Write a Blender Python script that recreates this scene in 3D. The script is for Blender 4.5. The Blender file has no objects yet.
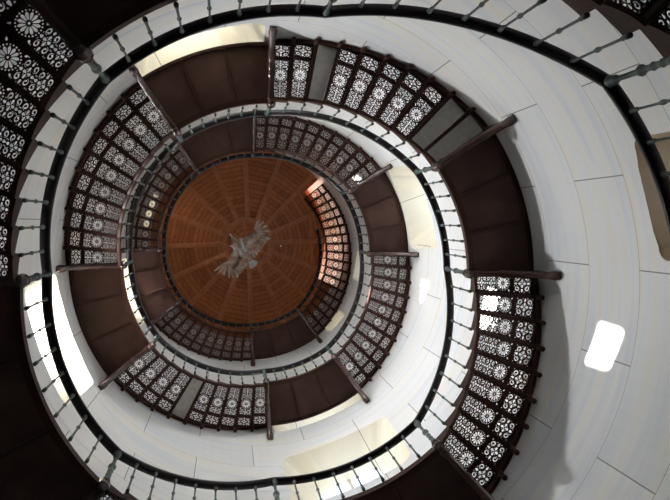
import bpy, bmesh, math, random
from math import sin, cos, pi, radians as R
from mathutils import Vector, Matrix
random.seed(4)
SC = bpy.context.scene
COL = SC.collection
S = 3.2                       # metres per well radius
Z0 = -3.1127                  # eye height in well radii
def H(z): return (z - Z0) * S + 1.5
def rin(z): return (1.0 - .0303 * z) * S
def rwall(z): return (1.364 - .0455 * z) * S
def P(r, deg, z):             # r and z in metres; the stair climbs with growing deg
    a = R(deg); return Vector((r * cos(a), -r * sin(a), z))

# ---------------------------------------------------------------- camera
M = [(-.00667767, .98756238, -.15708581), (-.99897531, .00044381, .04525628), (.04476312, .15722705, .98654747)]
cam = bpy.data.objects.new('camera', bpy.data.cameras.new('camera')); COL.objects.link(cam)
rt, up, fw = [Vector((m[0], -m[1], m[2])) for m in M]
mt = Matrix((rt, up, -fw)).transposed().to_4x4()
mt.translation = Vector((-.29866706 * S, .2892595 * S, 1.5))
cam.matrix_world = mt
cam.data.sensor_width = 36; cam.data.lens = 700 / 670 * 36
cam.data.clip_start = .05; cam.data.clip_end = 200
SC.camera = cam
# ---------------------------------------------------------------- world, sun, exposure
SC.view_settings.view_transform = 'Standard'; SC.view_settings.look = 'None'
SC.view_settings.exposure = 0.57; SC.view_settings.gamma = 1; SC.view_settings.use_curve_mapping = False
w = bpy.data.worlds.new('sky'); SC.world = w; w.use_nodes = True
bg = w.node_tree.nodes['Background']; bg.inputs[0].default_value = (.72, .84, 1, 1); bg.inputs[1].default_value = 2.0
SUN_FROM = P(rwall(1.08) + .76, 288, H(1.08) + .54); SUN_TO = P(rwall(-.33), 80, H(-.33))
sl = bpy.data.lights.new('sun', 'SUN'); sl.energy = 48; sl.angle = R(.6); sl.color = (1, .96, .9)
so = bpy.data.objects.new('sun', sl); COL.objects.link(so)
so.rotation_euler = (SUN_TO - SUN_FROM).to_track_quat('-Z', 'Y').to_euler()
# windows: centre deg, half width deg, sill, head (well radii), power of the area lamp standing in for daylight
WINS = [
    (106, 9.8, -1.35, -.60, 2),
    (288, 15.5, .72, 1.44, 1000), (20.5, 16.5, .72, 1.53, 14), (199, 16.5, .63, 1.3, 22),
    (108.5, 15.5, 1.87, 2.58, 18), (20, 17, 1.94, 2.6, 22), (199, 16, 1.95, 2.6, 430), (288, 15, 1.9, 2.6, 240),  # last two: unseen windows behind landings, added with strong lamps to brighten the tower
    (289, 15, 3.2, 3.75, 160), (48, 6.5, 4.0, 4.35, 14), (80, 8, 4.05, 4.45, 14), (251, 9, 4.55, 5.0, 20)]
SLIT = {1: .185, 7: .3, 8: .2}; SLITH = {1: .19, 7: .3, 8: .3}  # outer ends of the sunny windows narrowed to trim the sun patches

# ---------------------------------------------------------------- materials
def mat(name, col, rough=.5, metal=0, spec=.5):
    m = bpy.data.materials.new(name); m.use_nodes = True
    b = m.node_tree.nodes['Principled BSDF']
    b.inputs['Base Color'].default_value = (*col, 1); b.inputs['Roughness'].default_value = rough
    b.inputs['Metallic'].default_value = metal; b.inputs['Specular IOR Level'].default_value = spec
    return m
class NT:
    def __init__(s, m): s.t = m.node_tree; s.b = s.t.nodes['Principled BSDF']
    def n(s, ty, **kw):
        x = s.t.nodes.new(ty)
        for k, v in kw.items(): setattr(x, k, v)
        return x
    def l(s, a, b): s.t.links.new(a, b)
    def math(s, op, a, b=None):
        x = s.n('ShaderNodeMath', operation=op)
        for i, v in enumerate((a, b)):
            if v is None: continue
            if isinstance(v, (int, float)): x.inputs[i].default_value = v
            else: s.l(v, x.inputs[i])
        return x.outputs[0]
def varied(name, c1, c2, rough, scale=4., bump=0., metal=0, spec=.5, detail=6):
    m = mat(name, c1, rough, metal, spec); k = NT(m)
    tc = k.n('ShaderNodeTexCoord'); nz = k.n('ShaderNodeTexNoise'); nz.inputs['Scale'].default_value = scale; nz.inputs['Detail'].default_value = detail
    k.l(tc.outputs['Object'], nz.inputs['Vector'])
    cr = k.n('ShaderNodeValToRGB'); cr.color_ramp.elements[0].position = .35; cr.color_ramp.elements[1].position = .68
    cr.color_ramp.elements[0].color = (*c1, 1); cr.color_ramp.elements[1].color = (*c2, 1)
    k.l(nz.outputs['Fac'], cr.inputs['Fac']); k.l(cr.outputs['Color'], k.b.inputs['Base Color'])
    if bump:
        bp = k.n('ShaderNodeBump'); bp.inputs['Strength'].default_value = bump; bp.inputs['Distance'].default_value = .01
        k.l(nz.outputs['Fac'], bp.inputs['Height']); k.l(bp.outputs['Normal'], k.b.inputs['Normal'])
    return m
iron = varied('painted_brown_iron', (.034, .012, .008), (.052, .020, .013), .5, 5, .15, spec=.18)
iron_gloss = varied('glossy_brown_iron', (.040, .018, .015), (.060, .027, .021), .25, 5, .1, spec=.6)
iron_panel = varied('brown_landing_iron', (.052, .024, .019), (.082, .042, .034), .5, 2.2, .25, spec=.18)
rail_m = mat('black_handrail', (.018, .012, .014), .3)
green = varied('green_grey_iron', (.030, .050, .045), (.060, .088, .080), .45, 9, .1)
slate = varied('grey_slate', (.42, .41, .38), (.52, .50, .47), .7, 7, .2)
floor_m = varied('floor_stone', (.02, .018, .016), (.03, .027, .025), .5, 2)
darkgap = mat('dark_frame', (.05, .035, .025), .5)
bird_m = varied('bronze', (.17, .105, .07), (.36, .28, .24), .4, 6, .4, metal=.2)
claw_m = varied('pale_bronze', (.34, .33, .34), (.50, .49, .50), .3, 9, .2, metal=.6)
lamp_m = mat('lamp_glass', (.9, .9, .9), .3)
lamp_m.node_tree.nodes['Principled BSDF'].inputs['Emission Color'].default_value = (1, .95, .85, 1)
lamp_m.node_tree.nodes['Principled BSDF'].inputs['Emission Strength'].default_value = .7
def stone(name, c1, c2):
    m = mat(name, (.72, .70, .66), .38, spec=.35); k = NT(m)
    tc = k.n('ShaderNodeTexCoord'); sp = k.n('ShaderNodeSeparateXYZ'); k.l(tc.outputs['Object'], sp.inputs[0])
    ang = k.math('ARCTAN2', k.math('MULTIPLY', sp.outputs['Y'], -1.), sp.outputs['X'])
    u = k.math('MULTIPLY', k.math('ADD', ang, 2 * pi - R(77.6)), 11 / (2 * pi))
    v = k.math('MULTIPLY', k.math('SUBTRACT', sp.outputs['Z'], H(-.5 - .37 * 20)), 1 / (.37 * S))
    cb = k.n('ShaderNodeCombineXYZ'); k.l(k.math('ADD', u, 40.5), cb.inputs[0]); k.l(v, cb.inputs[1])
    br = k.n('ShaderNodeTexBrick', offset=.5, offset_frequency=2, squash=1)
    for n_, v_ in (('Scale', 1), ('Mortar Size', .0035), ('Mortar Smooth', .2), ('Bias', 0), ('Brick Width', 1.), ('Row Height', 1.)): br.inputs[n_].default_value = v_
    k.l(cb.outputs[0], br.inputs['Vector'])
    br.inputs['Color1'].default_value = (*c1, 1); br.inputs['Color2'].default_value = (*c2, 1); br.inputs['Mortar'].default_value = (.24, .23, .22, 1)
    # streaks running along the courses
    cb2 = k.n('ShaderNodeCombineXYZ'); k.l(k.math('MULTIPLY', u, .55), cb2.inputs[0]); k.l(k.math('MULTIPLY', v, 4.0), cb2.inputs[1])
    nz = k.n('ShaderNodeTexNoise'); nz.inputs['Scale'].default_value = 1.3; nz.inputs['Detail'].default_value = 6; nz.inputs['Distortion'].default_value = .25
    k.l(cb2.outputs[0], nz.inputs['Vector'])
    cr = k.n('ShaderNodeValToRGB'); e = cr.color_ramp.elements
    e[0].position = .3; e[0].color = (.84, .88, .95, 1); e[1].position = .72; e[1].color = (1., .93, .80, 1)
    x = e.new(.52); x.color = (1, 1, 1, 1)
    k.l(nz.outputs['Fac'], cr.inputs['Fac'])
    mx = k.n('ShaderNodeMixRGB', blend_type='MULTIPLY'); mx.inputs[0].default_value = .8
    k.l(br.outputs['Color'], mx.inputs[1]); k.l(cr.outputs[0], mx.inputs[2]); k.l(mx.outputs[0], k.b.inputs['Base Color'])
    return m
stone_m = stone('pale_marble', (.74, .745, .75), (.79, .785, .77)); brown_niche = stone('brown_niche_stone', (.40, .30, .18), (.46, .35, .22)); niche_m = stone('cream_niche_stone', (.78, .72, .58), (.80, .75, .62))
def wood():
    m = mat('ceiling_boards', (.2, .06, .02), .45); k = NT(m)
    tc = k.n('ShaderNodeTexCoord'); sp = k.n('ShaderNodeSeparateXYZ'); k.l(tc.outputs['Object'], sp.inputs[0])
    ang = k.math('ARCTAN2', sp.outputs['Y'], sp.outputs['X'])
    st = 2 * pi / 16
    idx = k.math('FLOOR', k.math('DIVIDE', ang, st))
    a = k.math('SUBTRACT', ang, k.math('MULTIPLY', k.math('ADD', idx, .5), st))
    rr = k.math('SQRT', k.math('ADD', k.math('POWER', sp.outputs['X'], 2), k.math('POWER', sp.outputs['Y'], 2)))
    d = k.math('DIVIDE', k.math('MULTIPLY', rr, k.math('COSINE', a)), .17)
    fr = k.math('FRACT', d); gap = k.math('LESS_THAN', fr, .09)
    wn = k.n('ShaderNodeTexWhiteNoise', noise_dimensions='2D'); cb = k.n('ShaderNodeCombineXYZ')
    k.l(k.math('FLOOR', d), cb.inputs[0]); k.l(idx, cb.inputs[1]); k.l(cb.outputs[0], wn.inputs['Vector'])
    cr = k.n('ShaderNodeValToRGB'); cr.color_ramp.elements[0].color = (.60, .17, .05, 1); cr.color_ramp.elements[1].color = (.80, .26, .085, 1)
    k.l(wn.outputs['Value'], cr.inputs['Fac'])
    nz = k.n('ShaderNodeTexNoise'); nz.inputs['Scale'].default_value = 9; k.l(tc.outputs['Object'], nz.inputs['Vector'])
    mx = k.n('ShaderNodeMixRGB', blend_type='MULTIPLY'); mx.inputs[0].default_value = .6
    k.l(cr.outputs[0], mx.inputs[1]); k.l(nz.outputs['Fac'], mx.inputs[2])
    m2 = k.n('ShaderNodeMixRGB'); k.l(gap, m2.inputs[0]); k.l(mx.outputs[0], m2.inputs[1]); m2.inputs[2].default_value = (.06, .02, .01, 1)
    k.l(m2.outputs[0], k.b.inputs['Base Color'])
    return m
boards = wood()
beam_m = varied('ceiling_beam_wood', (.46, .155, .06), (.60, .22, .09), .4, 6, .2)
def glass():
    m = bpy.data.materials.new('window_glass'); m.use_nodes = True; t = m.node_tree; t.nodes.clear()
    o = t.nodes.new('ShaderNodeOutputMaterial'); mx = t.nodes.new('ShaderNodeMixShader'); a = t.nodes.new('ShaderNodeBsdfTransparent'); b = t.nodes.new('ShaderNodeBsdfGlossy')
    b.inputs['Roughness'].default_value = .05; mx.inputs[0].default_value = .06
    t.links.new(a.outputs[0], mx.inputs[1]); t.links.new(b.outputs[0], mx.inputs[2]); t.links.new(mx.outputs[0], o.inputs[0]); return m
glass_m = glass(); cream_paint = mat('cream_window_paint', (.72, .68, .58), .5)

# ---------------------------------------------------------------- helpers
def link(name, bm, m, parent=None, smooth=False):
    bmesh.ops.recalc_face_normals(bm, faces=bm.faces[:])
    me = bpy.data.meshes.new(name); bm.to_mesh(me); bm.free()
    return inst(name, me, m, parent, smooth)
def inst(name, me, m=None, parent=None, smooth=False):
    if m and not me.materials: me.materials.append(m)
    if smooth:
        for p in me.polygons: p.use_smooth = True
    o = bpy.data.objects.new(name, me); COL.objects.link(o)
    if parent: o.parent = parent
    return o
def thing(name, label, cat, loc=(0, 0, 0), group=None):
    o = bpy.data.objects.new(name, None); COL.objects.link(o); o.location = loc; o.empty_display_size = .2
    o['label'] = label; o['category'] = cat
    if group: o['group'] = group
    return o
def struct(o): o['kind'] = 'structure'; return o
def sweep(bm, prof, frames, closed=False, cap=True):
    """prof: 2D loop; frames: list of (origin, xaxis, yaxis)"""
    rings = []
    for o, x, y in frames: rings.append([bm.verts.new(o + x * a + y * b) for a, b in prof])
    n = len(prof); m = len(rings)
    for i in range(m if closed else m - 1):
        A, B = rings[i], rings[(i + 1) % m]
        for j in range(n): bm.faces.new((A[j], A[(j + 1) % n], B[(j + 1) % n], B[j]))
    if cap and not closed: bm.faces.new(rings[0]); bm.faces.new(rings[-1][::-1])
def arc_band(bm, r0, r1, z0, z1, d0, d1, seg):
    """curved bar: callables or numbers r0..r1, z0..z1 between degrees d0..d1"""
    f = lambda q, t: q(t) if callable(q) else q
    fr = []
    for i in range(seg + 1):
        t = i / seg; d = d0 + (d1 - d0) * t
        fr.append([P(f(r0, t), d, f(z0, t)), P(f(r1, t), d, f(z0, t)), P(f(r1, t), d, f(z1, t)), P(f(r0, t), d, f(z1, t))])
    vs = [[bm.verts.new(c) for c in q] for q in fr]
    for i in range(seg):
        for j in range(4): bm.faces.new((vs[i][j], vs[i][(j + 1) % 4], vs[i + 1][(j + 1) % 4], vs[i + 1][j]))
    bm.faces.new(vs[0]); bm.faces.new(vs[-1][::-1])
def lathe(bm, prof, seg=10, mtx=Matrix()):
    rings = []
    for r, z in prof: rings.append([bm.verts.new(mtx @ Vector((r * cos(2 * pi * k / seg), r * sin(2 * pi * k / seg), z))) for k in range(seg)])
    for a, b in zip(rings, rings[1:]):
        for k in range(seg): bm.faces.new((a[k], a[(k + 1) % seg], b[(k + 1) % seg], b[k]))
    bm.faces.new(rings[0][::-1]); bm.faces.new(rings[-1])
def rbox(bm, c, xa, ya, za, sx, sy, sz):
    v = [bm.verts.new(c + xa * (sx * i / 2) + ya * (sy * j / 2) + za * (sz * k / 2)) for i in (-1, 1) for j in (-1, 1) for k in (-1, 1)]
    for f in ((0, 1, 3, 2), (4, 6, 7, 5), (0, 4, 5, 1), (2, 3, 7, 6), (0, 2, 6, 4), (1, 5, 7, 3)): bm.faces.new([v[i] for i in f])

# ---------------------------------------------------------------- tower shell
ZC = H(5.22); ZT = H(6.35)
WT = .95
def wall():
    bm = bmesh.new(); seg = 128
    zs = [-.3 + (ZT + .3) * i / 8 for i in range(9)]
    rw = lambda z: (1.364 - .0455 * ((z - 1.5) / S + Z0)) * S
    prof = [(rw(z), z) for z in zs] + [(rw(z) + WT, z) for z in reversed(zs)]
    rings = [[bm.verts.new(P(r, 360 * k / seg, z)) for k in range(seg)] for r, z in prof]
    n = len(rings)
    for i in range(n):
        A, B = rings[i], rings[(i + 1) % n]
        for k in range(seg): bm.faces.new((A[k], A[(k + 1) % seg], B[(k + 1) % seg], B[k]))
    o = link('wall_round', bm, stone_m); struct(o)
    cb = bmesh.new()
    allw = WINS + [(d, 14, 5.5, 6.1, 0) for d in (20, 108, 198, 288)]
    for wi, (dc, hw, za, zb, _) in enumerate(allw):
        zm = (za + zb) / 2; r = rwall(zm)
        e = P(1, dc, 0); t = Vector((-e.y, e.x, 0)); up_ = Vector((0, 0, 1))
        w2 = r * sin(R(hw)); h2 = (H(zb) - H(za)) / 2; arch = w2 * .13; rc = min(w2, h2) * .22
        rc0, arch0 = rc, arch
        def loop(k, kz):
            pts = []
            W, Hh = w2 * k, h2 * kz; f = min(1, k, kz); rc, arch = rc0 * f, arch0 * f
            for ci, (cx, cy, a0) in enumerate(((W - rc, -Hh + rc, -90), (W - rc, Hh - rc - arch, 0), (-W + rc, Hh - rc - arch, 90), (-W + rc, -Hh + rc, 180))):
                for q in range(5):
                    a = R(a0 + 90 * q / 4); pts.append((cx + rc * cos(a), cy + rc * sin(a)))
                if ci == 1:
                    for q in range(1, 6):
                        x = (W - rc) * (1 - q / 3); pts.append((x, Hh - arch * .98 * (x / W) ** 2 * 1.0 - (0 if abs(x) < W else 0)))
            return pts
        dist = [(r * cos(R(hw)) - .35, 1.12), (r * cos(R(hw)), 1.0), (r + WT + .06, SLIT.get(wi, .52))]
        rings = []
        for dd, k in dist:
            kz = k if k >= 1 else SLITH.get(wi, .55)
            rings.append([cb.verts.new(e * dd + t * x + up_ * (H(zm) + y + (h2 * (1 - kz) * .85 if k < 1 else 0))) for x, y in loop(k, kz)])
        m_ = len(rings[0])
        for A, B in zip(rings, rings[1:]):
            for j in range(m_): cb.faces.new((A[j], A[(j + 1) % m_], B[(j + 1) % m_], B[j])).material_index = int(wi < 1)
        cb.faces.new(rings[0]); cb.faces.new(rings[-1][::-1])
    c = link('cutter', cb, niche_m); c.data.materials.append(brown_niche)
    md = o.modifiers.new('b', 'BOOLEAN'); md.operation = 'DIFFERENCE'; md.object = c; md.solver = 'EXACT'; md.material_mode = 'TRANSFER'
    dg = bpy.context.evaluated_depsgraph_get(); me = bpy.data.meshes.new_from_object(o.evaluated_get(dg))
    o.modifiers.clear(); o.data = me; bpy.data.objects.remove(c)
    # window frames and glass
    for i, (dc, hw, za, zb, pw) in enumerate(allw):
        zm = (za + zb) / 2; r = rwall(zm); e = P(1, dc, 0); t = Vector((-e.y, e.x, 0)); u_ = Vector((0, 0, 1))
        kk = SLIT.get(i, .52) + .14; kz = SLITH.get(i, .55); hh = (H(zb) - H(za)) / 2; w2 = r * sin(R(hw)) * kk + .03; h2 = hh * (kz + .14)
        c0 = e * (r + WT * .93) + Vector((0, 0, H(zm) + hh * (1 - kz) * .85 * .8))
        f = bmesh.new()
        for sx in ((-1, 1) if i in SLIT else (-1, 0, 1)): rbox(f, c0 + t * (sx * w2), t, e, u_, .07, .07, h2 * 2 + .07)
        for sy in ((-1, 1) if i in SLIT else (-1, 1 / 3, 1)): rbox(f, c0 + u_ * (sy * h2), t, e, u_, w2 * 2 + .07, .068, .07)
        fo = struct(link('window_%d' % (i + 1), f, cream_paint))
        g = bmesh.new(); rbox(g, c0, t, e, u_, w2 * 2, .012, h2 * 2); link('pane', g, glass_m, fo)
        if pw:
            L = bpy.data.lights.new('window_area_lamp', 'AREA'); L.shape = 'RECTANGLE'; L.size = max(w2 * 2.4, .8); L.size_y = h2 * 2.4; L.energy = pw; L.color = (.95, .97, 1)
            lo = bpy.data.objects.new('window_area_lamp', L); COL.objects.link(lo); lo.location = e * (r + WT + .25) + Vector((0, 0, c0.z))
            lo.rotation_euler = (-e).to_track_quat('-Z', 'Y').to_euler()
wall()
bm = bmesh.new(); bmesh.ops.create_circle(bm, cap_ends=True, radius=rwall(-3.58) + .5, segments=96)
fl = bmesh.ops.extrude_face_region(bm, geom=bm.faces[:]); bmesh.ops.translate(bm, verts=[v for v in fl['geom'] if isinstance(v, bmesh.types.BMVert)], vec=(0, 0, -.2))
struct(link('floor', bm, floor_m))
# roof over the lookout room
bm = bmesh.new(); lathe(bm, [(rwall(6.3) + WT, ZT), (rwall(6.3) + WT, ZT + .2)], 64); struct(link('roof', bm, beam_m))
LK = bpy.data.lights.new('lookout_fill_lamp', 'AREA'); LK.shape = 'DISK'; LK.size = 2.4; LK.energy = 260; LK.color = (1, .80, .66)  # unseen disk lamp added under the roof to light the top flight
lo = bpy.data.objects.new('lookout_fill_lamp', LK); COL.objects.link(lo); lo.location = (0, 0, ZT - .15)

# boarded ceiling with the stair opening between 36 and 131 degrees
OP0, OP1 = 62, 132
bm = bmesh.new(); rc = .905 * S; ro = rwall(5.22) + .05; seg = 160
top = []
def cring(z):
    inner, outer = [], []
    for k in range(seg):
        d = 360 * k / seg; inner.append(bm.verts.new(P(rc, d, z))); outer.append(bm.verts.new(P(ro, d, z)))
    return bm.verts.new((0, 0, z)), inner, outer
A = cring(ZC); B = cring(ZC + .22)
for k in range(seg):
    n = (k + 1) % seg; d = 360 * (k + .5) / seg
    bm.faces.new((A[0], A[1][k], A[1][n])); bm.faces.new((B[0], B[1][n], B[1][k]))
    if not OP0 < d < OP1:
        bm.faces.new((A[1][k], A[2][k], A[2][n], A[1][n])); bm.faces.new((B[1][k], B[1][n], B[2][n], B[2][k]))
        bm.faces.new((A[2][k], B[2][k], B[2][n], A[2][n]))
    else: bm.faces.new((A[1][k], A[1][n], B[1][n], B[1][k]))
struct(link('ceiling', bm, boards))
o_ = Vector((0, 0, 0))
for i in range(16):
    d = 22.5 * i + 2
    e = P(1, d, 0); t = Vector((-e.y, e.x, 0)); u_ = Vector((0, 0, 1))
    r1 = rc if OP0 < d < OP1 else rwall(5.22) - .02
    bm = bmesh.new(); rbox(bm, e * ((r1 + .30 * S) / 2) + u_ * (ZC - .10), e, t, u_, r1 - .30 * S, .16, .20)
    o = link('ceiling_beam', bm, beam_m); o['label'] = 'brown wooden beam radiating across the boarded ceiling'; o['category'] = 'ceiling beam'; o['group'] = 'radial beams of the boarded ceiling'
bm = bmesh.new()
for k in range(8):
    a, b = P(.30 * S, 45 * k + 13.25, ZC - .075), P(.30 * S, 45 * k + 58.25, ZC - .075)
    x = (b - a).normalized(); y = x.cross(Vector((0, 0, 1))); rbox(bm, (a + b) / 2, x, y, Vector((0, 0, 1)), (b - a).length + .05, .16, .2)
o = link('ceiling_beam_ring', bm, beam_m); o['label'] = 'octagonal wooden ring at the centre of the ceiling beams'; o['category'] = 'ceiling beam'
for i in range(8):
    d = 45 * i + 13.25; e = P(1, d, 0); t = Vector((-e.y, e.x, 0))
    bm = bmesh.new(); rbox(bm, e * (.19 * S) + Vector((0, 0, ZC - .06)), e, t, Vector((0, 0, 1)), .20 * S, .1, .12)
    o = link('ceiling_strut', bm, beam_m); o['label'] = 'short wooden spoke inside the octagonal ceiling ring'; o['category'] = 'ceiling beam'; o['group'] = 'spokes inside the ceiling ring'
bm = bmesh.new(); lathe(bm, [(.30, ZC - .03), (.30, ZC)], 8); o = link('ceiling_boss', bm, beam_m); o['label'] = 'round dark wooden boss where the ceiling spokes meet'; o['category'] = 'ceiling boss'
bm = bmesh.new(); a, b = P(.80 * S, 72, ZC - .06), P(.80 * S, 112, ZC - .06); x = (b - a).normalized(); rbox(bm, (a + b) / 2 - Vector((0, .0, 0)), x, x.cross(Vector((0, 0, 1))), Vector((0, 0, 1)), (b - a).length, .1, .12)
o = link('hatch_beam', bm, beam_m); o['label'] = 'straight wooden trimmer beam beside the stair opening in the ceiling'; o['category'] = 'ceiling beam'
t_ = thing('ceiling_light', 'tiny round white spotlight on the boarded ceiling right of the bird', 'ceiling light', P(.383 * S, 85.4, ZC))
bm = bmesh.new(); lathe(bm, [(.04, -.05), (.04, 0)], 12); link('housing', bm, darkgap, t_)
bm = bmesh.new(); lathe(bm, [(.025, -.065), (.028, -.05)], 12); link('lens', bm, lamp_m, t_)

# ---------------------------------------------------------------- pierced pattern
def circ(cx, cy, r, n=8): return [(cx + r * cos(2 * pi * k / n), cy + r * sin(2 * pi * k / n)) for k in range(n)]
def petal(cx, cy, a, r0, r1, w):
    c, s = cos(a), sin(a); pts = []
    for t, h in ((0, .25), (.35, .7), (.7, 1), (.92, .62), (1, 0), (.92, -.62), (.7, -1), (.35, -.7), (0, -.25)):
        r = r0 + (r1 - r0) * t; y = w * h; pts.append((cx + r * c - y * s, cy + r * s + y * c))
    return pts
def scroll(cx, cy, a, rad, hand, turns=1.15, n=11):
    """a comma shaped spiral hole"""
    out, inn = [], []
    for k in range(n + 1):
        t = k / n; th = a + hand * t * turns * 2 * pi; r = rad * (1 - .66 * t); w = rad * (.20 + .07 * t) if t > .12 else rad * .08
        out.append((cx + (r + w) * cos(th), cy + (r + w) * sin(th))); inn.append((cx + (r - w) * cos(th), cy + (r - w) * sin(th)))
    return out + inn[::-1]
def rosette(cx, cy, r):
    L = [petal(cx, cy, 2 * pi * k / 12, r * .22, r * .78, r * .125) for k in range(12)]
    L += [circ(cx + r * .89 * cos(2 * pi * k / 24), cy + r * .89 * sin(2 * pi * k / 24), r * .075, 5) for k in range(24)]
    L += [circ(cx, cy, r * .1, 6)]
    L += [petal(cx + sx * r * 1.0, cy + sy * r * 1.0, math.atan2(-sy, -sx), 0, r * .30, r * .09) for sx in (-1, 1) for sy in (-1, 1)]
    return L
def cell(cx, cy, w, h):
    """scroll cell: cross of leaves with four scrolls and filler leaves, in a w by h field"""
    L = []
    for sx in (-1, 1):
        L.append(petal(0, 0, 0 if sx > 0 else pi, .03, .24, .07)); L.append(petal(0, 0, pi / 2 * sx, .03, .24, .07))
        L.append(petal(sx * .487, 0, pi if sx > 0 else 0, 0, .20, .07)); L.append(petal(0, sx * .487, -pi / 2 * sx, 0, .20, .07))
        for sy in (-1, 1):
            L.append(scroll(sx * .275, sy * .275, math.atan2(-sy, -sx) + .5 * sx * sy, .150, sx * sy))
            L.append(circ(sx * .452, sy * .452, .036, 5)); L.append(circ(sx * .458, sy * .135, .036, 5)); L.append(circ(sx * .135, sy * .458, .036, 5))
            L.append(circ(sx * .108, sy * .108, .035, 5))
    return [[(cx + x * w, cy + y * h) for x, y in q] for q in L]
def pierced(name, s0, s1, r0, W, delta, holes_fn):
    """plate between fractions s0..s1 of the tread, built around degree 0; holes in metres about its middle"""
    ra, rb = r0 + s0 * W, r0 + s1 * W; Lx = rb - ra; rm = (ra + rb) / 2; wy = 2 * rm * math.tan(R(delta / 2)) * .83
    pts = [[(-Lx / 2, -wy / 2), (Lx / 2, -wy / 2), (Lx / 2, wy / 2), (-Lx / 2, wy / 2)]] + holes_fn(Lx * .97, wy * .97)
    cu = bpy.data.curves.new('tmp', 'CURVE'); cu.dimensions = '2D'; cu.fill_mode = 'BOTH'; cu.extrude = .005
    for loop in pts:
        sp = cu.splines.new('POLY'); sp.points.add(len(loop) - 1); sp.use_cyclic_u = True
        for q, (x, y) in zip(sp.points, loop): q.co = (x, y, 0, 1)
    o = bpy.data.objects.new('tmp', cu); COL.objects.link(o)
    dg = bpy.context.evaluated_depsgraph_get(); me = bpy.data.meshes.new_from_object(o.evaluated_get(dg))
    bpy.data.objects.remove(o); me.name = name
    for v in me.vertices:
        k = (rm + v.co.x) / rm; v.co.x += rm; v.co.y *= k
    me.materials.clear(); me.materials.append(iron)
    return me
def long_A(L, w):                                     # scrolls, then the rosette at the outer end
    r = w * .47; a = L - 2 * r; n = max(1, round(a / w / .62))
    H_ = rosette(L / 2 - r, 0, r)
    for i in range(n): H_ += cell(-L / 2 + a * (i + .5) / n, 0, a / n, w)
    return H_
def long_B(L, w):                                     # scrolls, rosette, narrow scroll strip outside it
    r = w * .47; b = w * .50; a = L - 2 * r - b
    H_ = rosette(L / 2 - r - b, 0, r)
    n = max(1, round(a / w / .62))
    for i in range(n): H_ += cell(-L / 2 + a * (i + .5) / n, 0, a / n, w)
    H_ += cell(L / 2 - b / 2, 0, b, w)
    return H_
def short(L, w):
    return cell(0, 0, L, w)

# ---------------------------------------------------------------- stair data
RH = .2985 * S                                        # rail height
LZ = {-3: -1.6022, -2: -.9986, -1: -.4482, 0: -.0636, 1: .4129, 2: 1.0065, 3: 1.664, 4: 2.121, 5: 2.6102, 6: 3.2454, 7: 3.7208, 8: 4.1801}
L0 = {-3: -3.5, -2: -3.5, -1: -3.9, 0: -2.7, 1: 1.0, 2: 1.1, 3: .9, 4: 1.7, 5: .6, 6: 1.1, 7: .1, 8: .1}
L1 = {-3: 41.5, -2: 41.8, -1: 43.5, 0: 42.7, 1: 35.6, 2: 35.2, 3: 36., 4: 35.9, 5: 35.2, 6: 36., 7: 35.9, 8: 35.8}
SOLID = {1: (0, 1, 7), 3: (4,)}
def baluster_mesh(name, h, k, seg=8):
    bm = bmesh.new(); q = .015 * k
    pr = [(q * 1.7, 0), (q * 1.7, .05), (q * 1.1, .07), (q * 1.5, .10), (q, .13), (q * .9, h * .44), (q * 1.35, h * .47), (q * 1.75, h * .50), (q * 1.35, h * .53), (q * .85, h * .56),
          (q * .8, h * .86), (q * 1.5, h * .88), (q * 1.1, h * .905), (q * 1.7, h * .94), (q * 1.9, h * .98), (q * 1.3, h)]
    if k > 1.4: pr[5:5] = [(q * .95, h * .2), (q * 1.3, h * .22), (q * .95, h * .24), (q * .95, h * .32), (q * 1.3, h * .34), (q * .95, h * .36)]
    lathe(bm, pr, seg); me = bpy.data.meshes.new(name); bmesh.ops.recalc_face_normals(bm, faces=bm.faces[:]); bm.to_mesh(me); bm.free()
    me.materials.append(green)
    for p in me.polygons: p.use_smooth = True
    return me
BAL = baluster_mesh('baluster', RH + .02, 1.0); NEW = baluster_mesh('newel_post', RH + .06, 2.0, 12)
def put_bal(me, name, r, d, z, parent):
    o = bpy.data.objects.new(name, me); COL.objects.link(o); o.parent = parent; o.location = P(r - .045, d, z) - parent.location
    o.rotation_euler.z = -R(d); return o
rail_pts = []                                         # (deg, height)
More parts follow.
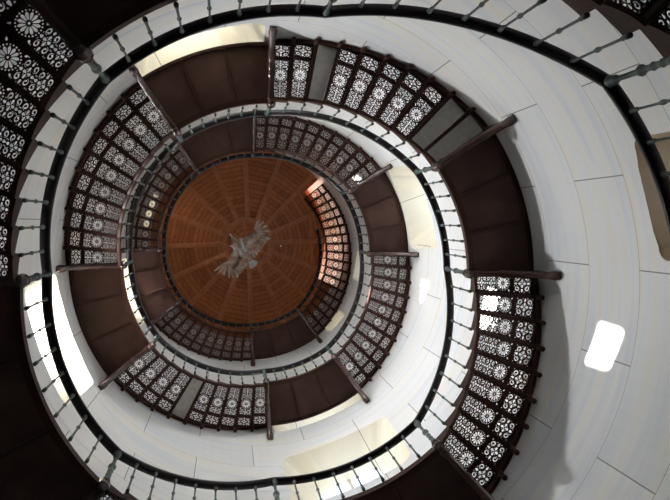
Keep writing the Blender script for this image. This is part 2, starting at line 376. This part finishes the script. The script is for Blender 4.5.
def bracket(parent, zl, d, side):
    """curved bracket beam from the newel down to the wall"""
    ri, ro = rin(zl) + .0, rwall(zl - .15); zt = H(zl) - .015; W = ro - ri; drop = .297 * S
    e = P(1, d, 0); t = Vector((-e.y, e.x, 0)); u_ = Vector((0, 0, 1)); n = 22
    bm = bmesh.new(); fr = []
    def low(s): return zt - .13 - (drop - .13) * (.30 * s + .70 * s ** 2.3)
    prof = []
    for i in range(n + 1):
        s = i / n; fr.append((s, low(s)))
    # web plate
    va = [[bm.verts.new(e * (ri + W * s) + t * (q * .035) + u_ * zz) for q, zz in ((-1, zt), (1, zt), (1, lo_ + .03), (-1, lo_ + .03))] for s, lo_ in fr]
    for A_, B_ in zip(va, va[1:]):
        for j in range(4): bm.faces.new((A_[j], A_[(j + 1) % 4], B_[(j + 1) % 4], B_[j]))
    bm.faces.new(va[0]); bm.faces.new(va[-1][::-1])
    o = link('bracket_beam', bm, iron_gloss, parent); 
    # turned lower flange with swellings
    bm = bmesh.new(); rings = []
    for i in range(n * 2 + 1):
        s = i / (n * 2); lo_ = low(s); k = .058 + .020 * math.exp(-((s - .06) / .035) ** 2) + .026 * math.exp(-((s - .42) / .03) ** 2) + .020 * math.exp(-((s - .52) / .03) ** 2) + .018 * math.exp(-((s - .66) / .07) ** 2) + .02 * math.exp(-((s - .95) / .04) ** 2)
        tx = Vector((1, 0)); ds = (low(min(1, s + .02)) - low(max(0, s - .02))) / (W * (min(1, s + .02) - max(0, s - .02)))
        tan = (e + u_ * ds).normalized(); nn = t.cross(tan)
        c = e * (ri + W * s) + u_ * lo_
        rings.append([bm.verts.new(c + t * (k * cos(2 * pi * q / 10)) + nn * (k * .8 * sin(2 * pi * q / 10))) for q in range(10)])
    for A_, B_ in zip(rings, rings[1:]):
        for j in range(10): bm.faces.new((A_[j], A_[(j + 1) % 10], B_[(j + 1) % 10], B_[j]))
    bm.faces.new(rings[0]); bm.faces.new(rings[-1][::-1])
    f = link('moulding', bm, iron_gloss, o, True)
    # bolt boss under the newel
    bm = bmesh.new(); lathe(bm, [(.03, -.24), (.055, -.22), (.06, -.17), (.085, -.15), (.085, -.02)], 12, Matrix.Translation(P(ri - .03, d, zt)))
    link('newel_drop', bm, iron_gloss, parent, True)
WHERE = {-3: 'lowest right', -2: 'lowest top', -1: 'lowest left', 0: 'lowest bottom', 1: 'second-turn right', 2: 'second-turn top', 3: 'second-turn left', 4: 'second-turn bottom', 5: 'third-turn right', 6: 'third-turn top', 7: 'third-turn left', 8: 'uppermost bottom'}
LLAB = {-3: 'dark iron landing at the right edge beside the lowest flight of the top right corner',
        -2: 'black iron stair landing cut off by the top edge of the photo, left of centre',
        -1: 'almost black landing filling the lower left edge of the photo',
        0: 'dark landing cut off by the bottom edge, lowest of the landings',
        1: 'large dark brown three-panel landing against the wall right of the well',
        2: 'large brown three-panel landing at the top in front of a window niche',
        3: 'large reddish-brown landing at left beside the blown-out white window',
        4: 'brown three-panel landing below the well with pale window strip under it',
        5: 'brown landing right of the ceiling, beside the rounded cream window niche',
        6: 'small dark brown landing above the round wooden ceiling',
        7: 'small pinkish-brown landing touching the left edge of the round ceiling',
        8: 'small dark landing below the round ceiling, topmost of the bottom landings'}
def landing(k):
    zl = LZ[k]; z = H(zl); d0, d1 = 90 * k + L0[k], 90 * k + L1[k]; ri, ro = rin(zl), rwall(zl)
    org = P((ri + ro) / 2, (d0 + d1) / 2, z)
    T = thing('stair_landing', LLAB[k], 'stair landing', (0, 0, 0), 'iron landings of the spiral staircase')
    for i in range(3):
        a, b = d0 + (d1 - d0) * i / 3, d0 + (d1 - d0) * (i + 1) / 3
        bm = bmesh.new(); arc_band(bm, ri + .05, ro - .03, z + .015, z + .05, a + .12, b - .12, 8); link('panel', bm, iron_panel, T)
    for i in (1, 2):
        a = d0 + (d1 - d0) * i / 3; e = P(1, a, 0); t = Vector((-e.y, e.x, 0)); bm = bmesh.new()
        rbox(bm, e * ((ri + ro) / 2) + Vector((0, 0, z - .005)), e, t, Vector((0, 0, 1)), ro - ri - .06, .045, .11)
        lathe(bm, [(.02, -.07), (.035, -.05), (.03, 0)], 8, Matrix.Translation(P(ro - .07, a, z)))
        link('rib', bm, iron, T)
    bm = bmesh.new(); arc_band(bm, ri - .012, ri + .045, z - .06, z + .07, d0, d1, 20); arc_band(bm, ri + .03, ri + .085, z - .045, z - .005, d0, d1, 20); link('inner_rim', bm, iron, T)
    bm = bmesh.new(); arc_band(bm, ro - .055, ro - .003, z - .05, z + .07, d0, d1, 20); link('outer_rim', bm, iron, T)
    bracket(T, zl, d0, 0); bracket(T, zl, d1, 1)
    put_bal(NEW, 'newel_post', ri, d0, z + .02, T); put_bal(NEW, 'newel_post', ri, d1, z + .02, T)
    n = 8 if k < 1 else 7
    for i in range(1, n): put_bal(BAL, 'baluster', ri, d0 + (d1 - d0) * i / n, z + .04, T)
FLAB = {-3: 'dark pierced stair flight in the top right corner, lowest of the flights there',
        -2: 'near-black stair flight with large lacy treads in the upper left corner, nearest to the viewer',
        -1: 'stair flight of which only the start shows at the bottom left edge of the photo',
        0: 'sunlit lacy stair flight at lower right, the large one next to the bright wall patches',
        1: 'stair flight across the top with seven pierced and three plain grey treads',
        2: 'stair flight of ten lacy treads at upper left, above the reddish landing',
        3: 'stair flight at lower left with one plain grey tread among lacy ones',
        4: 'mid-sized lacy stair flight at right of the ceiling, below the landing with the cream niche',
        5: 'small brown stair flight above and right of the ceiling with patchy dark treads',
        6: 'small dim brown stair flight hugging the left side of the ceiling',
        7: 'small dim stair flight hugging the lower left of the ceiling',
        8: 'topmost stair flight passing up through the opening at the right of the ceiling, pinkish treads'}
def flight(k):
    za = LZ[k]; d0 = 90 * k + L1[k]
    if k < 8: zb = LZ[k + 1]; d1 = 90 * (k + 1) + L0[k + 1]; n = round((d1 - d0) / 5.5)
    else: n = 17; d1 = d0 + n * 5.5; zb = za + (n + 1) * .0575
    dl = (d1 - d0) / n; rise = (zb - za) / (n + 1)
    T = thing('stair_flight', FLAB[k], 'stair flight', (0, 0, 0), 'pierced iron flights of the spiral staircase')
    zm = (za + zb) / 2; r0 = rin(zm); W = rwall(zm) - .03 - r0
    if k <= 0: lf, lo_, s_ = long_A, (.07, .605), (.655, .93)
    else: lf, lo_, s_ = long_B, (.06, .695), (.75, .94)
    ml = pierced('long_panel', *lo_, r0, W, dl, lf); ms = pierced('short_panel', *s_, r0, W, dl, short)
    ms_solid = None
    # frame mesh of one tread
    def frame_mesh(solid):
        bm = bmesh.new(); r_out = r0 + W; q = dl * .085
        if solid: arc_band(bm, r0 + .03, r_out - .02, -.008, .02, -dl / 2 + .2, dl / 2 - .2, 3)
        else:
            for a, b in ((-dl / 2, -dl / 2 + q), (dl / 2 - q, dl / 2)): arc_band(bm, r0 + .01, r_out - .01, -.012, .018, a, b, 1)
            for a, b in ((.0, lo_[0] + .004), (lo_[1] - .004, s_[0] + .004), (s_[1] - .004, .995)): arc_band(bm, r0 + a * W, r0 + b * W, -.010, .016, -dl / 2 + q * .9, dl / 2 - q * .9, 2)
        bmesh.ops.recalc_face_normals(bm, faces=bm.faces[:]); me = bpy.data.meshes.new('tread'); bm.to_mesh(me); bm.free()
        me.materials.append(slate if solid else iron); return me
    fm = frame_mesh(False); fs = frame_mesh(True)
    bm = bmesh.new(); rs = rise * S
    arc_band(bm, r0 + .01, r0 + W - .01, -rs - .012, .0, -dl / 2 - .16, -dl / 2 + .16, 1)
    arc_band(bm, r0 + .01, r0 + W - .01, -rs - .02, -rs + .012, -dl / 2 - .62, -dl / 2 + .30, 1)
    bmesh.ops.recalc_face_normals(bm, faces=bm.faces[:]); rm_ = bpy.data.meshes.new('riser'); bm.to_mesh(rm_); bm.free(); rm_.materials.append(iron)
    bm = bmesh.new(); lathe(bm, [(.012, -.21), (.042, -.19), (.046, -.165), (.03, -.13), (.045, -.07), (.055, .0), (.055, .05)], 8, Matrix.Translation(Vector((r0 + W - .015, 0, 0)))); kb = bpy.data.meshes.new('knob'); bmesh.ops.recalc_face_normals(bm, faces=bm.faces[:]); bm.to_mesh(kb); bm.free(); kb.materials.append(iron)
    for i in range(n):
        zz = za + (i + 1) * rise; d = d0 + (i + .5) * dl; sc = (rwall(zz) + rin(zz)) / (rwall(zm) + rin(zm))
        solid = i in SOLID.get(k, ())
        def add(name, me, par):
            o = bpy.data.objects.new(name, me); COL.objects.link(o); o.parent = par; return o
        t = add('tread', fs if solid else fm, T); t.location = (0, 0, H(zz)); t.rotation_euler.z = -R(d); t.scale = (sc, sc, 1)
        if solid: t['label'] = 'plain grey tread without piercing'
        else: add('pierced_panel', ml, t); add('pierced_panel', ms, t)
        r_ = add('riser', rm_, T); r_.location = (0, 0, H(zz)); r_.rotation_euler.z = -R(d) ; r_.scale = (sc, sc, 1)
        kn = add('bolt_knob', kb, T); kn.location = (0, 0, H(zz) - rs); kn.rotation_euler.z = -R(d - dl / 2); kn.scale = (sc, sc, 1)
        if i > 0: put_bal(BAL, 'baluster', rin(zz), d - dl / 2, H(zz) - rs * .5, T)
    # stepped strings: each step has its own scalloped cheek
    for inner in (True, False):
        bm = bmesh.new()
        for i in range(n + 0):
            zA, zB = za + i * rise, za + (i + 1) * rise
            a, b = d0 + i * dl, d0 + (i + 1) * dl; z = H(zB)
            if inner:
                f0 = lambda t: rin(zB) - .012; f1 = lambda t: rin(zB) + .04
            else:
                f0 = lambda t: rwall(zB) - .075; f1 = lambda t: rwall(zB) - .012
            lowz = lambda t: z - rs - (.05 if inner else .0) + (rs + .02) * (t ** 1.6) * .75
            arc_band(bm, f0, f1, lowz, z + .03, a, b, 6)
        link('inner_string' if inner else 'outer_string', bm, iron, T)
    return d0, d1, za, zb
for k in range(-3, 9): landing(k)
for k in range(-3, 9):
    d0, d1, za, zb = flight(k)
    a = 90 * k + L0[k]
    rail_pts.append((a, za)); rail_pts.append((d0, za + .0))
    last = (d1, zb)
rail_pts.append(last)
# handrail: one continuous moulded rail
bm = bmesh.new(); fr = []
for (a, za), (b, zb) in zip(rail_pts, rail_pts[1:]):
    n = max(2, int((b - a) / 2.2))
    for i in range(n):
        t = i / n; fr.append((a + (b - a) * t, za + (zb - za) * t))
fr.append(rail_pts[-1])
prof = [(-.066, -.015), (-.054, -.04), (.054, -.04), (.066, -.015), (.06, .02), (.03, .046), (-.03, .046), (-.06, .02)]
sweep(bm, prof, [(P(rin(z) - .045, d, H(z) + RH + .09), P(1, d, 0), Vector((0, 0, 1))) for d, z in fr])
o = link('handrail', bm, rail_m, None, True); o['label'] = 'continuous black handrail spiralling up on the green-grey balusters'; o['category'] = 'handrail'

# ---------------------------------------------------------------- carved sea eagle
def bird():
    z = H(3.8); Q = lambda x, y, dz=0: Vector((x * S, -y * S, z + dz))
    c = Q(.02, -.105); T = thing('eagle_sculpture', 'carved bronze-brown sea eagle hanging with spread wings below the boarded ceiling', 'bird sculpture', c)
    tail = Q(.105, -.03) - c; head = Q(-.05, -.15) - c
    ax = (head - tail).normalized(); sd = ax.cross(Vector((0, 0, 1)))
    bm = bmesh.new(); rings = []
    for s, r in ((-.42, .03), (-.30, .085), (-.15, .14), (0, .165), (.14, .15), (.26, .10), (.34, .075), (.42, .085), (.49, .065), (.54, .03), (.60, .012)):
        cc = ax * s + Vector((0, 0, -.05 * (s > .3))); rings.append([bm.verts.new(cc + sd * (r * cos(2 * pi * q / 14)) + Vector((0, 0, r * .9 * sin(2 * pi * q / 14)))) for q in range(14)])
    for A_, B_ in zip(rings, rings[1:]):
        for j in range(14): bm.faces.new((A_[j], A_[(j + 1) % 14], B_[(j + 1) % 14], B_[j]))
    bm.faces.new(rings[0]); bm.faces.new(rings[-1][::-1]); link('body', bm, bird_m, T, True)
    for tip, elbow, nm in ((Q(-.255, .07, .25) - c, Q(-.12, .0, .12) - c, 1), (Q(.215, -.33, .25) - c, Q(.06, -.235, .12) - c, -1)):
        sh = ax * .12; arm = (tip - sh); L = arm.length; a_ = arm.normalized(); back = (-ax - a_ * (-ax).dot(a_)).normalized()
        if nm > 0: back = (-ax * 1).normalized(); back = (back - a_ * back.dot(a_)).normalized()
        bm = bmesh.new()
        # covert surface: leading edge curve and chord
        st = []
        for i in range(13):
            t = i / 12; bow = ax * (.10 * sin(pi * min(1, t * 1.5))) ; ch = .42 * (1 - .25 * t) ; lz = Vector((0, 0, .10 * sin(pi * t)))
            p0 = sh + arm * (t * .72) + bow + lz
            st.append([bm.verts.new(p0 + Vector((0, 0, .025))), bm.verts.new(p0 + back * ch * .5 + Vector((0, 0, .03))), bm.verts.new(p0 + back * ch + Vector((0, 0, -.01))), bm.verts.new(p0 + back * ch * .5 - Vector((0, 0, .02))), bm.verts.new(p0 - Vector((0, 0, .025)))])
        for A_, B_ in zip(st, st[1:]):
            for j in range(5): bm.faces.new((A_[j], A_[(j + 1) % 5], B_[(j + 1) % 5], B_[j]))
        bm.faces.new(st[0]); bm.faces.new(st[-1][::-1])
        wng = link('wing', bm, bird_m, T, True)
        def feather(root, d, ln, wd):
            b2 = bmesh.new(); n_ = Vector((0, 0, 1)); sx = d.cross(n_).normalized(); row = []
            for t, w_ in ((0, .6), (.4, 1), (.75, .85), (.93, .5), (1, .08)):
                p = root + d * (ln * t) + n_ * (.04 * t * t); row.append([b2.verts.new(p + sx * wd * w_), b2.verts.new(p + n_ * .012), b2.verts.new(p - sx * wd * w_), b2.verts.new(p - n_ * .012)])
            for A_, B_ in zip(row, row[1:]):
                for j in range(4): b2.faces.new((A_[j], A_[(j + 1) % 4], B_[(j + 1) % 4], B_[j]))
            b2.faces.new(row[0]); b2.faces.new(row[-1][::-1]); return b2
        for i in range(6):                            # spread primaries
            t = i / 5; dr = (a_ * (1 - .75 * t) + back * (.0 + .95 * t) + ax * .15 * (1 - t)).normalized()
            link('wing_feather', feather(sh + arm * .70 + back * (.02 + .26 * t) + ax * .05, dr, .46 - .06 * t, .038), bird_m, wng)
        for i in range(7):
            t = i / 6; link('wing_feather', feather(sh + arm * (.06 + .62 * t) + back * .33, (back + a_ * .25 * t).normalized(), .24, .055), bird_m, wng)
    bm = bmesh.new()
    for i in range(5):
        q = (i - 2) * .22; d = (-ax * cos(q) + sd * sin(q)); s2 = d.cross(Vector((0, 0, 1))); r0_ = -ax * .34
        vs = [r0_ + s2 * .02, r0_ + d * .26 + s2 * .05, r0_ + d * .31, r0_ + d * .26 - s2 * .05, r0_ - s2 * .02]
        a1 = [bm.verts.new(v + Vector((0, 0, .008 + i * .002))) for v in vs]; a2 = [bm.verts.new(v - Vector((0, 0, .008 - i * .002))) for v in vs]
        bm.faces.new(a1); bm.faces.new(a2[::-1])
        for j in range(5): bm.faces.new((a1[j], a1[(j + 1) % 5], a2[(j + 1) % 5], a2[j]))
    link('tail', bm, claw_m, T)
    def tube(bm, pts, r):
        for (p, ra), (q, rb) in zip(zip(pts, r), zip(pts[1:], r[1:])):
            v = q - p; mt_ = Matrix.Translation(p) @ v.to_track_quat('Z', 'Y').to_matrix().to_4x4(); lathe(bm, [(ra, 0), (rb, v.length)], 7, mt_)
    for s_ in (-1, 1):
        bm = bmesh.new(); b0 = sd * (.07 * s_) - Vector((0, 0, .10)) - ax * .05
        foot = b0 + ax * .30 + sd * (.09 * s_) - Vector((0, 0, .28))
        tube(bm, [b0, b0 + ax * .12 - Vector((0, 0, .16)), foot], [.06, .035, .028])
        for q in (-.6, -.15, .3, 2.8):
            dd = (ax * cos(q) + sd * sin(q) * 1.0); tube(bm, [foot, foot + dd * .10, foot + dd * .15 - Vector((0, 0, .07))], [.022, .018, .004])
        link('leg', bm, claw_m, T, True)
    bm = bmesh.new(); tube(bm, [ax * .57 + Vector((0, 0, -.05)), ax * .64 + Vector((0, 0, -.08)), ax * .66 + Vector((0, 0, -.13))], [.03, .022, .004]); link('beak', bm, claw_m, T, True)
    bm = bmesh.new(); lathe(bm, [(.006, .12), (.006, ZC - z)], 6); link('suspension_wire', bm, darkgap, T)
bird()
